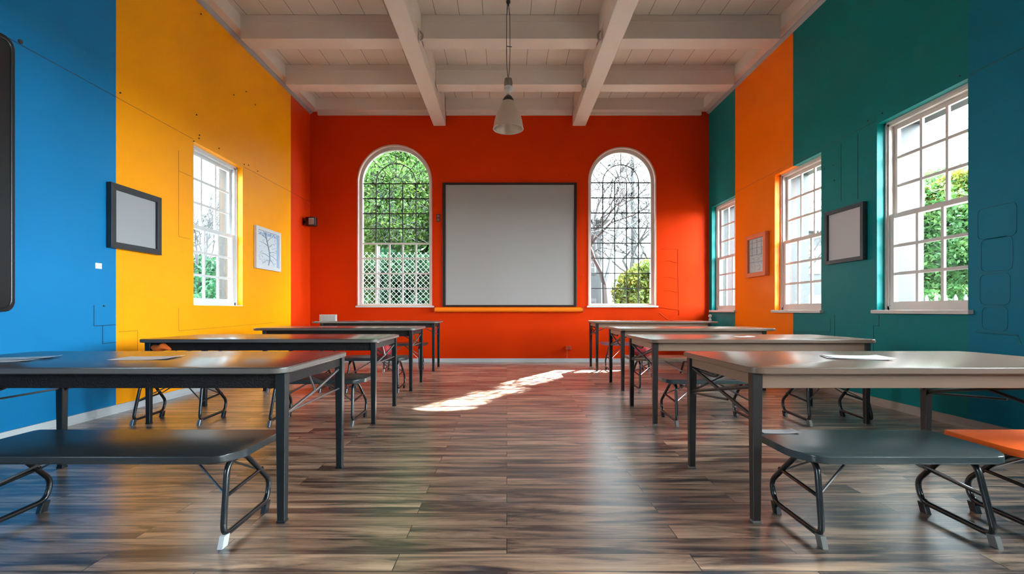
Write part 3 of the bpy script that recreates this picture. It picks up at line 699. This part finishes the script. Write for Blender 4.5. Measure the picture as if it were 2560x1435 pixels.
def tree_drawing(t, x, a, b, c, d):
    bm = NB(); W_, H_ = b-a, d-c
    def P(u, v): return (x, a+u*W_, c+v*H_)
    tube(bm, [P(.52, .05), P(.58, .2), P(.56, .42), P(.48, .65), P(.35, .97)], .008, seg=5, rads=[.010, .011, .012, .012, .014])
    rnd = random.Random(4)
    for (u, v, du, dv) in ((.57, .35, .35, -.12), (.56, .42, .4, .02), (.5, .6, -.4, .08), (.56, .3, -.42, .05), (.55, .25, .25, -.2), (.45, .72, .3, .2), (.57, .2, -.3, -.12), (.42, .8, -.3, .1), (.5, .55, .35, .18)):
        tube(bm, [P(u, v), P(u+du*.5, v+dv*.5+.03), P(max(.03, min(.97, u+du)), max(.03, min(.97, v+dv)))], .0045, seg=5, rads=[.006, .0045, .002])
    for k in range(40):
        u, v = rnd.uniform(.06, .9), rnd.uniform(.05, .85)
        tube(bm, [P(u, v), P(min(.96, u+rnd.uniform(.03, .09)), v+rnd.uniform(-.05, .05))], .0025, seg=4)
    link('tree_drawing', bm, M_INKB, t)
    bm = NB()
    for k in range(70):
        u, v = rnd.uniform(.02, .9), rnd.uniform(.88, .98)
        tube(bm, [P(u, v), P(min(.98, u+rnd.uniform(.01, .06)), v+rnd.uniform(-.02, .02))], .004, seg=4)
    box(bm, x-.001, x+.002, a+.93*W_, a+.965*W_, c+.02*H_, c+.98*H_)
    link('blue_foliage_drawing', bm, M_INKL, t, label='blue foliage strokes and edge line')
frame('L', 7.58, 8.40, 1.72, 2.40, .055, .05, 'picture_frame', 'white frame with a blue-grey drawing of bare branches on yellow paint', 'picture', mat('white_frame', (.66, .66, .68), .35), mat('drawing_paper', (.62, .66, .70), .5), extra=tree_drawing)
def drawn_reflection(t, x, a, b, c, d):  # window grid and foliage strokes drawn in place of a mirror's reflection
    bm = NB(); W_, H_ = b-a, d-c
    for v in (.3, .52, .72, .88): tube(bm, [(x, a+.03*W_, c+v*H_), (x, a+.97*W_, c+v*H_+.005)], .004, seg=5)
    for u in (.22, .5, .8): tube(bm, [(x, a+u*W_, c+.5*H_), (x, a+u*W_, c+.98*H_)], .004, seg=5)
    rnd = random.Random(12)
    for k in range(150):
        u, v = rnd.uniform(.04, .9), rnd.uniform(.03, .95)
        tube(bm, [(x, a+u*W_, c+v*H_), (x, a+min(.97, u+rnd.uniform(.02, .07))*W_, c+min(.97, v+rnd.uniform(-.03, .04))*H_)], .002, seg=4)
    link('window_drawing', bm, M_INKB, t)
frame('R', 7.51, 8.13, 1.60, 2.295, .07, .07, 'picture_frame', 'orange frame with a pale window-grid picture on the orange paint', 'picture', mat('orange_frame_paint', (.72, .15, .05), .4), mat('silvery_print', (.50, .54, .54), .35), extra=drawn_reflection)

# black board at left edge
bo = thing('blackboard', 'tall black board with rounded corners at the left edge', 'board', (XL, 3.0, 1.04))
bm = NB(); prism(bm, rrect(2.3, 3.86, 1.04, 3.22, .07, 6), XL+.001, XL+.045, 'X', .008); link('board_panel', bm, mat('black_board', (.008, .012, .014), .4), bo, True)
bm = NB(); tube(bm, fillet([(XL+.045, 2.33, 1.07), (XL+.045, 3.83, 1.07), (XL+.045, 3.83, 3.19), (XL+.045, 2.33, 3.19)], .07, 5, True), .008, True, 8); link('rim', bm, mat('black_rim', (.012, .014, .016), .3), bo, True)

# white plate on blue paint
lp = thing('wall_plate', 'small white plate on the blue paint below the black frame', 'plate', (XL, 4.695, 1.46))
bm = NB(); box(bm, XL+.0005, XL+.007, 4.66, 4.735, 1.457, 1.513, .002); link('plate', bm, mat('white_plastic', (.68, .70, .72), .35), lp)
bm = NB()
for z in (1.468, 1.478): pass
for k in range(2): tube(bm, [(XL+.007, 4.668 if k == 0 else 4.727, 1.485), (XL+.0085, 4.668 if k == 0 else 4.727, 1.485)], .003, seg=8)
link('screw', bm, M_CHROME, lp)

# corner speaker: black box with light face, on the left wall near the corner
sp = thing('wall_speaker', 'small black box with a pale square face in the red corner', 'speaker', (-3.93, 9.5, 2.77))
bm = NB(); box(bm, -3.935, -3.74, 9.36, 9.50, 2.70, 2.88, .02); link('housing', bm, mat('black_housing', (.010, .009, .010), .35), sp, True)
bm = NB(); box(bm, -3.865, -3.765, 9.352, 9.362, 2.725, 2.855, .004); fc = link('face_panel', bm, mat('taupe_face', (.28, .22, .19), .4), sp)
bm = NB(); box(bm, -3.86, -3.77, 9.346, 9.353, 2.83, 2.85, .002); link('face_strip', bm, mat('pale_strip', (.45, .40, .42), .4), sp).parent = fc
bm = NB(); tube(bm, [(-3.93, 9.44, 2.79), (-3.998, 9.44, 2.79)], .025); box(bm, -3.9995, -3.985, 9.39, 9.49, 2.73, 2.85, .003); link('mounting_bracket', bm, M_LEGL, sp)

# double switch on red wall
sw = thing('light_switch', 'dark two-part switch between left arched window and screen', 'switch', (-1.39, YB, 2.94))
bm = NB(); box(bm, -1.43, -1.355, YB-.018, YB-.0005, 2.85, 3.01, .006); link('switch_plate', bm, mat('brown_switch', (.10, .03, .02), .4), sw)
for z in (2.89, 2.965):
    bm = NB(); tube(bm, [(-1.392, YB-.018, z), (-1.392, YB-.03, z)], .022, seg=14); link('button', bm, mat('worn_bronze', (.25, .13, .09), .4, var=.3), sw, True)
# red pipe with outlet on low red wall
ou = thing('wall_outlet', 'small red outlet with a pipe low on the red wall', 'outlet', (1.22, YB, .2))
bm = NB(); box(bm, 1.19, 1.31, YB-.05, YB-.0005, .25, .33, .008); link('outlet_box', bm, mat('red_outlet_paint', (.45, .05, .02), .4), ou)
bm = NB(); tube(bm, fillet([(1.215, YB-.03, .08), (1.215, YB-.03, .3), (1.25, YB-.03, .3)], .03, 4), .01, seg=8); link('pipe', bm, mat('red_outlet_paint'), ou, True)

# nail heads
M_NAIL = mat('dark_nail', (.03, .018, .015), .5)
def nail(pos, ax, label, group, r=.009):
    bm = NB(); d = Vector(ax)*.008; p = Vector(pos); tube(bm, [p, p+d], r, seg=10)
    tag(link('nail', bm, M_NAIL, None, True), label, 'nail', group)
def wp(side, x, y):   # point on a side wall seen in the photo's direction
    X = XL if side == 'L' else XR; Y = 1200*X/(x-1267); return (X, Y, 1.05-(y-776)/1200*Y)
YN = ((300, 232, 'beside the blue paint above the joint line'), (484, 353, 'touching the upper left corner of the yellow wall window opening'), (497, 346, 'just above the corner of the yellow wall window opening'), (498, 338, 'topmost of the cluster over the yellow wall window corner'),
      (547, 371, 'above the middle of the yellow wall window'), (610, 411, 'at the upper right corner of the yellow wall window opening'), (621, 413, 'just right of the yellow wall window corner'), (644, 428, 'on the joint line right of the yellow wall window'),
      (584, 237, 'high on the yellow paint, left one of the scattered group'), (615, 229, 'highest of the scattered group near the ceiling'), (638, 262, 'lowest right of the scattered group near the red band'), (491, 287, 'alone midway between window and ceiling'), (502, 35, 'near the top of the yellow paint by the crown strip'))
for x, y, w in YN: nail(wp('L', x, y), (1, 0, 0), 'yellow wall nail head, '+w, 'nail heads in the yellow wall')
nail(wp('L', 50, 104), (1, 0, 0), 'pale round stud high on the blue paint', None, .018)
nail(wp('L', 259, 765), (1, 0, 0), 'small stud on the blue paint above the painted outline', None, .009)
for x, y, w in ((2170, 302, 'left of the big window at its head height'), (2206, 283, 'nearest the upper corner of the big window'), (2084, 413, 'highest of the three left of the two windows gap'), (2086, 451, 'lowest above the black frame'), (2062, 422, 'close to the middle window edge'), (2400, 190, 'over the head of the big window')):
    nail(wp('R', x, y), (-1, 0, 0), 'teal wall nail head, '+w, 'nail heads in the teal wall', .007)
for x, y, w in ((1113, 445, 'above the left corner of the screen'), (1263, 446, 'above the middle of the screen, left of its pair'), (1303, 446, 'above the middle of the screen, right of its pair'), (1423, 438, 'above the right corner of the screen'), (1448, 450, 'beside the upper right corner of the screen'),
      (1454, 692, 'low between screen and right arched window'), (1457, 385, 'left of the right arch crown'), (1673, 347, 'right of the right arch crown'), (1730, 334, 'near the teal wall corner high up')):
    nail(((x-1267)/122.95, YB, 1.05-(y-776)/122.95), (0, -1, 0), 'red wall nail head, '+w, 'nail heads in the red wall')

# ------------------------------------------------------------------ pendant lamp
LX, LY = .02, 6.6
la = thing('pendant_lamp', 'single bell-shaped pendant lamp hanging on two cables', 'lamp', (LX, LY, ZC))
zr = 3.545
bm = NB(); tube(bm, [(LX, LY, ZC), (LX, LY, ZC-.02)], .03, seg=16); tube(bm, [(LX, LY, ZC-.02), (LX, LY, ZC-.06)], .014, seg=10); link('ceiling_hook', bm, M_LEGL, la, True)
for s_ in (-1, 1):
    bm = NB(); tube(bm, [(LX+s_*.006, LY, ZC-.05), (LX+s_*.022, LY, ZC-.2), (LX+s_*.024, LY, ZC-.7), (LX+s_*.02, LY, 4.4), (LX+s_*.004, LY, zr+.70)], .005, seg=6); link('cable', bm, M_LEGL, la, True)
bm = NB(); tube(bm, [(LX-.02, LY, 4.68), (LX+.05, LY, 4.675)], .005, seg=6); link('cable_clip', bm, M_LEGL, la)
bm = NB(); lathe(bm, [(0, .70), (.03, .70), (.052, .685), (.06, .63), (.056, .585), (.05, .575)], (LX, LY, zr), 20); link('ballast', bm, mat('grey_ballast', (.22, .19, .15), .3, metal=.6, var=.3, vscale=20), la, True)
bm = NB(); lathe(bm, [(.052, .585), (.066, .565), (.06, .53), (.03, .505), (.012, .49), (.01, .46)], (LX+.004, LY, zr), 20); link('ballast_cover', bm, mat('white_ceramic', (.60, .56, .54), .3), la, True)
bm = NB(); lathe(bm, [(0, .47), (.02, .468), (.05, .44), (.073, .405), (.078, .375), (.072, .37)], (LX, LY, zr), 28); link('cap', bm, mat('black_cap', (.015, .01, .01), .4), la, True)
prof = [(.072, .385), (.10, .34), (.135, .27), (.168, .19), (.190, .11), (.202, .045), (.206, 0)]
inner = [(r-.006, z) for r, z in prof[::-1]]
bm = NB(); lathe(bm, prof+inner, (LX, LY, zr), 40)
sh = link('lamp_shade', bm, mat('brushed_aluminium_shade', (.62, .53, .44), .36, metal=.75, bump=.15, bscale=60), la, True)
bm = NB(); pl = [(LX+.206*math.cos(2*math.pi*k/40), LY+.206*math.sin(2*math.pi*k/40), zr) for k in range(40)]; tube(bm, pl, .005, True, 6); link('rim', bm, mat('pinkish_rim', (.55, .40, .33), .4), la, True).parent = sh
bm = NB(); lathe(bm, [(0, .12), (.03, .125), (.045, .16), (.04, .21), (.02, .26), (.018, .36)], (LX, LY, zr), 20); link('bulb', bm, mat('frosted_bulb', (.6, .6, .58), .2), la, True)

# brackets on the sides of the long beams
def bracket(x, y, z, s_, label):
    t = thing('beam_bracket', label, 'bracket', (x, y, z), 'small brackets on the long ceiling beams')
    bm = NB(); box(bm, *(sorted((x, x+s_*.012))), y-.03, y+.03, z-.09, z+.09, .002); link('plate', bm, M_BEAM, t)
    bm = NB(); tube(bm, fillet([(x+s_*.012, y-.02, z+.05), (x+s_*.06, y-.02, z), (x+s_*.05, y-.02, z-.07), (x+s_*.012, y-.02, z-.08)], .03, 4), .012, seg=8); link('hook', bm, mat('grey_metal_hook', (.35, .32, .30), .4, metal=.5), t, True)
bracket(-1.226, 6.72, 4.90, 1, 'small bracket on the left long beam beside the near cross beam')
bracket(1.321, 6.72, 4.90, -1, 'small bracket on the right long beam beside the near cross beam')
bracket(1.321, 8.12, 4.90, -1, 'small bracket on the right long beam beside the second cross beam')

# ------------------------------------------------------------------ outdoors
struct('outdoor_ground', 'pale ground outside the windows', 'ground', box(NB(), -60, 60, -60, 80, -.5, -.2), mat('outdoor_ground', (.12, .115, .10), .9, var=.3, vscale=.8))
def leafmesh(n, blobs, size, seed):
    """n leaves spread over ellipsoid blobs (cx, cy, cz, rx, ry, rz)"""
    rs = np.random.RandomState(seed); B = np.array(blobs, float)
    w = B[:, 3]*B[:, 4]*B[:, 5]; w = (w**.67); w /= w.sum(); k = rs.choice(len(B), n, p=w)
    d = rs.normal(size=(n, 3)); d /= np.linalg.norm(d, axis=1)[:, None]; r = rs.uniform(.25, 1, n)**.5
    c = B[k, :3]+d*r[:, None]*B[k, 3:6]
    # clumping
    c += .12*np.sin(c[:, [1, 2, 0]]*5)
    u = rs.normal(size=(n, 3)); u /= np.linalg.norm(u, axis=1)[:, None]; v = np.cross(u, rs.normal(size=(n, 3))); v /= np.linalg.norm(v, axis=1)[:, None]
    s = size*rs.uniform(.6, 1.3, n)[:, None]
    q = np.stack([c-u*s, c+v*s*.45, c+u*s, c-v*s*.45], 1).reshape(-1, 3)
    me = bpy.data.meshes.new('leaves'); f = np.arange(n*4, dtype=np.int32)
    me.vertices.add(n*4); me.vertices.foreach_set('co', q.ravel().astype(np.float32)); me.loops.add(n*4); me.loops.foreach_set('vertex_index', f)
    me.polygons.add(n); me.polygons.foreach_set('loop_start', np.arange(0, n*4, 4, dtype=np.int32)); me.update(calc_edges=True); me.validate()
    return me
LEAF_G = leaf_mat('green_leaves', [(.006, .03, .008), (.024, .075, .018), (.075, .13, .03)])
LEAF_Y2 = leaf_mat('light_green_leaves', [(.012, .04, .008), (.04, .10, .018), (.13, .18, .035)])
LEAF_D = leaf_mat('deep_green_leaves', [(.004, .03, .012), (.012, .06, .022), (.035, .10, .035)])
LEAF_Y = leaf_mat('yellow_green_leaves', [(.025, .05, .008), (.07, .10, .015), (.20, .17, .025)])
M_BARK = mat('grey_bark', (.02, .02, .02), .8, bump=.5, bscale=12)
def tree(name, label, n, blobs, size, seed, m, trunk=True, group=None, cat='tree'):
    x = sum(b[0] for b in blobs)/len(blobs); y = sum(b[1] for b in blobs)/len(blobs)
    t = thing(name, label, cat, (x, y, -.2), group)
    me = leafmesh(n, blobs, size, seed); me.materials.append(m); o = bpy.data.objects.new('foliage', me); COL.objects.link(o); o.parent = t; o.matrix_parent_inverse = Matrix.Translation((-x, -y, .2))
    if trunk:
        zt = max(b[2] for b in blobs); bm = NB()
        tube(bm, [(x, y, -.2), (x+.05, y, zt*.4), (x-.05, y+.05, zt*.9)], .1, rads=[.13, .1, .04])
        for b in blobs: tube(bm, [(x, y, zt*.35), ((x+b[0])/2, (y+b[1])/2, (zt*.4+b[2])/2), b[:3]], .03, seg=5, rads=[.06, .04, .015])
        link('trunk', bm, M_BARK, t, True)
    return t
def branchy(name, label, x, y, z0, seed, depth=6, L=1.3, r=.09, lean=(0, 0, 1), m=M_BARK, group=None):
    rnd = random.Random(seed); bm = NB(); t = thing(name, label, 'tree', (x, y, z0), group)
    def grow(p, d, L, r, k):
        q = p; pts = [p]
        for _ in range(3):
            d = (d+Vector((rnd.uniform(-.25, .25), rnd.uniform(-.15, .15), rnd.uniform(-.12, .18)))).normalized(); q = q+d*L/3; pts.append(q)
        tube(bm, pts, r, seg=5 if k > 3 else 4, rads=[r, r*.88, r*.78, r*.68])
        if k <= 0: return
        for _ in range(3 if k > 1 else 2):
            nd = (d+Vector((rnd.uniform(-1, 1), rnd.uniform(-.7, .7), rnd.uniform(-.5, .7)))).normalized()
            grow(pts[rnd.choice((2, 3))], nd, L*rnd.uniform(.62, .85), r*.6, k-1)
    grow(Vector((x, y, z0)), Vector(lean).normalized(), L, r, depth)
    link('branches', bm, m, t, True); return t
# behind the left arched window
tree('leafy_tree', 'sunlit green tree filling the upper left arched window', 60000, [(-3.6, 13.6, 4.2, 1.6, 1.2, 1.7), (-2.0, 14.2, 5.0, 1.6, 1.2, 1.6), (-4.8, 14.6, 5.4, 1.5, 1.2, 1.6), (-3.2, 14.2, 6.4, 1.8, 1.2, 1.4)], .055, 1, LEAF_Y2)
tree('leafy_tree', 'tall green tree behind the sunlit one, left arched window', 26000, [(-3.2, 16.5, 2.8, 3.0, 1.0, 2.4), (-4.6, 16.6, 5.4, 2.2, 1.0, 2.4), (-1.8, 16.6, 5.6, 2.2, 1.0, 2.6)], .14, 2, LEAF_G)
tree('hedge', 'dark green hedge behind the wire fence, left arched window', 60000, [(-4.6, 13.0, .9, 1.4, .7, 1.7), (-3.0, 13.0, 1.0, 1.4, .7, 1.7), (-1.6, 13.0, 1.0, 1.3, .7, 1.6)], .08, 3, LEAF_D, False, cat='hedge')
fe = thing('wire_fence', 'diamond wire fence before the hedge, left arched window', 'fence', (-3.2, 11.6, -.2))
bm = NB(); fx0, fx1, fz1, st = -5.0, -1.6, 2.45, .13
k = fx0-2.7
while k < fx1:
    for sg in (1, -1):
        a = (k, -.2) if sg == 1 else (k, fz1); L = fz1+.2; pts = []
        xa, xb = max(k, fx0), min(k+L, fx1)
        if xb-xa > .05:
            zf = (lambda xx: -.2+(xx-k)) if sg == 1 else (lambda xx: fz1-(xx-k))
            tube(bm, [(xa, 11.6+sg*.004, zf(xa)), (xb, 11.6+sg*.004, zf(xb))], .005, seg=4)
    k += st
link('wire_mesh', bm, mat('galvanised_wire', (.16, .21, .17), .4, metal=.2), fe)
for x in (-4.9, -3.1, -1.7):
    bm = NB(); tube(bm, [(x, 11.63, -.2), (x, 11.63, 2.6)], .03, seg=10); link('post', bm, mat('dark_post', (.08, .09, .085), .5), fe, True)
# behind the right arched window
branchy('bare_tree', 'bare dark tree behind the right arched window', 3.0, 13.0, -.2, 21, 6, 2.0, .10, (-.1, 0, 1))
branchy('bare_tree', 'second bare tree farther back behind the right arched window', 4.6, 16.0, -.2, 5, 6, 2.2, .10, (-.2, 0, 1))
tree('bush', 'yellow-green bush behind the right arched window', 14000, [(3.9, 14.0, 1.5, .9, .6, 1.0), (4.9, 14.2, 1.6, .9, .6, 1.1)], .07, 6, LEAF_Y, cat='bush')
tree('bush', 'green bush at the foot of the right arched window view', 12000, [(3.1, 13.4, .5, .7, .5, .6), (4.2, 13.2, .5, .9, .5, .6)], .07, 7, LEAF_G, False, cat='bush')
tree('flowering_shrub', 'small red shrub behind the right arched window', 1600, [(2.85, 12.6, .6, .28, .22, .28)], .05, 8, leaf_mat('red_leaves', [(.10, .02, .02), (.30, .03, .03)]), False, cat='shrub')
def house(name, label, x0, x1, y0, y1, h, m, wins, face='Y'):
    t = thing(name, label, 'building', ((x0+x1)/2, (y0+y1)/2, -.2))
    bm = NB(); box(bm, x0, x1, y0, y1, -.2, h); link('wall', bm, m, t)
    bm = NB(); prism(bm, [(x0-.3, h), (x1+.3, h), ((x0+x1)/2, h+(x1-x0)*.3)], y0-.3, y1+.3, 'Y'); link('roof', bm, mat('grey_roof', (.08, .08, .09), .8), t)
    for (a, b, c, d) in wins:
        bm = NB()
        if face == 'Y': box(bm, a, b, y0-.04, y0+.02, c, d); f = link('window', bm, mat('outdoor_window_frame', (.03, .03, .03), .5), t)
        else: box(bm, x0-.04, x0+.02, a, b, c, d); f = link('window', bm, mat('outdoor_window_frame', (.03, .03, .03), .5), t)
        bm = NB(); n_ = 5
        for k in range(n_):
            za, zb_ = c+.08+(d-c-.16)*k/n_, c+.08+(d-c-.16)*(k+.75)/n_
            if face == 'Y': box(bm, a+.07, b-.07, y0-.05, y0-.035, za, zb_)
            else: box(bm, x0-.05, x0-.035, a+.07, b-.07, za, zb_)
        link('shutter', bm, mat('brown_shutter', (.005, .003, .002), .6), t).parent = f
    return t
M_STUCCO = mat('pale_stucco', (.012, .0125, .014), .8, var=.1, vscale=1); M_BRICK = mat('grey_brick', (.12, .11, .11), .8, var=.3, vscale=8)
house('house', 'pale blue-grey house at the left of the right arched window', .8, 3.55, 18, 24, 4.4, M_STUCCO, [(2.75, 3.35, .6, 1.5), (2.75, 3.35, 2.4, 3.6)])
house('house', 'pale house with brown shutters beyond the far right-hand windows', 7.6, 11.6, 19.5, 25, 5.6, M_STUCCO, [(7.9+i*.62, 8.35+i*.62, z, z+1.1) for i in range(6) for z in (.4, 2.1, 3.8)])
house('house', 'grey house beyond the middle right-hand window', 12.4, 17.0, 20.5, 25, 4.4, M_STUCCO, [(12.8+i*1.0, 13.4+i*1.0, z, z+1.2) for i in range(4) for z in (.5, 2.6)])
# right side garden
tree('leafy_tree', 'green tree outside the big teal-wall window', 70000, [(11.2, 12.2, 2.4, 1.6, 1.6, 2.0), (12.6, 14.0, 3.4, 2.0, 1.8, 1.8), (13.5, 11.8, 3.0, 2.0, 2.2, 2.4)], .06, 11, LEAF_G)
tree('leafy_tree', 'yellow-tinted tree outside the big teal-wall window', 16000, [(11.4, 12.3, 3.9, .8, .8, .6), (10.6, 12.2, 1.4, .5, .5, .6)], .06, 12, LEAF_Y)
tree('bush', 'bush behind the picket fence', 16000, [(9.2, 10.6, .7, 1.2, .8, .7), (10.4, 11.4, .8, 1.2, 1.0, .9), (9.0, 12.8, .7, 1.0, .8, .6)], .07, 13, LEAF_G, False, cat='bush')
branchy('bare_tree', 'thin bare tree outside the middle right-hand window', 8.2, 13.8, -.2, 33, 5, 1.6, .07)
pf = thing('picket_fence', 'pale picket fence outside the big teal-wall window', 'fence', (8.4, 9.6, -.2))
A_, B_ = Vector((7.6, 10.4, 0)), Vector((9.6, 8.2, 0)); n_ = 22
for k in range(n_):
    p = A_.lerp(B_, k/(n_-1)); bm = NB(); box(bm, p.x-.035, p.x+.035, p.y-.012, p.y+.012, -.2, 1.28); prism(bm, [(p.x-.035, 1.28), (p.x+.035, 1.28), (p.x, 1.36)], p.y-.012, p.y+.012, 'Y')
    link('picket', bm, mat('weathered_picket', (.07, .07, .065), .7), pf)
for z in (.2, 1.0):
    bm = NB(); tube(bm, [(A_.x, A_.y+.03, z), (B_.x, B_.y+.03, z)], .02, seg=4); link('rail', bm, mat('weathered_picket'), pf)
for k, z in enumerate((5.5, 5.8, 6.15, 6.4)):
    bm = NB(); pts = [(9+i*1.2, 20-i*1.2, z+.9-.35*math.sin(math.pi*i/9)-i*.0) for i in range(10)]; tube(bm, pts, .012, seg=4)
    tag(link('power_line', bm, M_LEAD), ('lowest', 'second lowest', 'second highest', 'highest')[k]+' overhead power line crossing the pale sky outside the big window', 'cable', 'power lines outside the big window')
# left side garden
branchy('bare_tree', 'bare grey tree outside the yellow-wall window', -7.2, 11.0, -.2, 41, 6, 1.7, .09, (0, -.1, 1))
branchy('bare_tree', 'another bare tree farther from the yellow-wall window', -9.5, 14.0, -.2, 44, 6, 2.0, .10)
tree('hedge', 'green hedge outside the yellow-wall window', 46000, [(-7.0, 11.6, .9, 1.2, 1.3, 1.2), (-8.3, 13.5, 1.1, 1.6, 1.4, 1.4), (-6.0, 10.6, .8, .9, 1.0, 1.1), (-6.6, 13.2, 1.0, 1.2, 1.0, 1.3)], .07, 14, LEAF_D, False, cat='hedge')
# unseen leafy crowns added to block the sun down to a slit
for i, (x, y, z, r_) in enumerate(((4.9, 18.7, 10.5, 2.1), (8.75, 16.3, 9.5, 1.9), (9.3, 13.5, 9.4, 1.7), (9.3, 11.8, 9.4, 1.7), (9.3, 9.2, 9.4, 1.8), (9.3, 6.8, 9.4, 1.8), (9.3, 4.4, 9.4, 1.8), (1.9, 17.2, 9.6, 2.3))):
    tree('tall_tree', 'tall tree outside, '+('behind the right arched window', 'behind the far right-hand windows', 'beyond the middle right-hand window', 'between the middle and big windows', 'beside the big window', 'nearer than the big window', 'nearest, beyond the right edge', 'behind the red wall and the screen')[i], 15000, [(x, y, z, r_, r_, r_*1.22)], .22, 60+i, LEAF_D, group='tall trees on the sunny side')
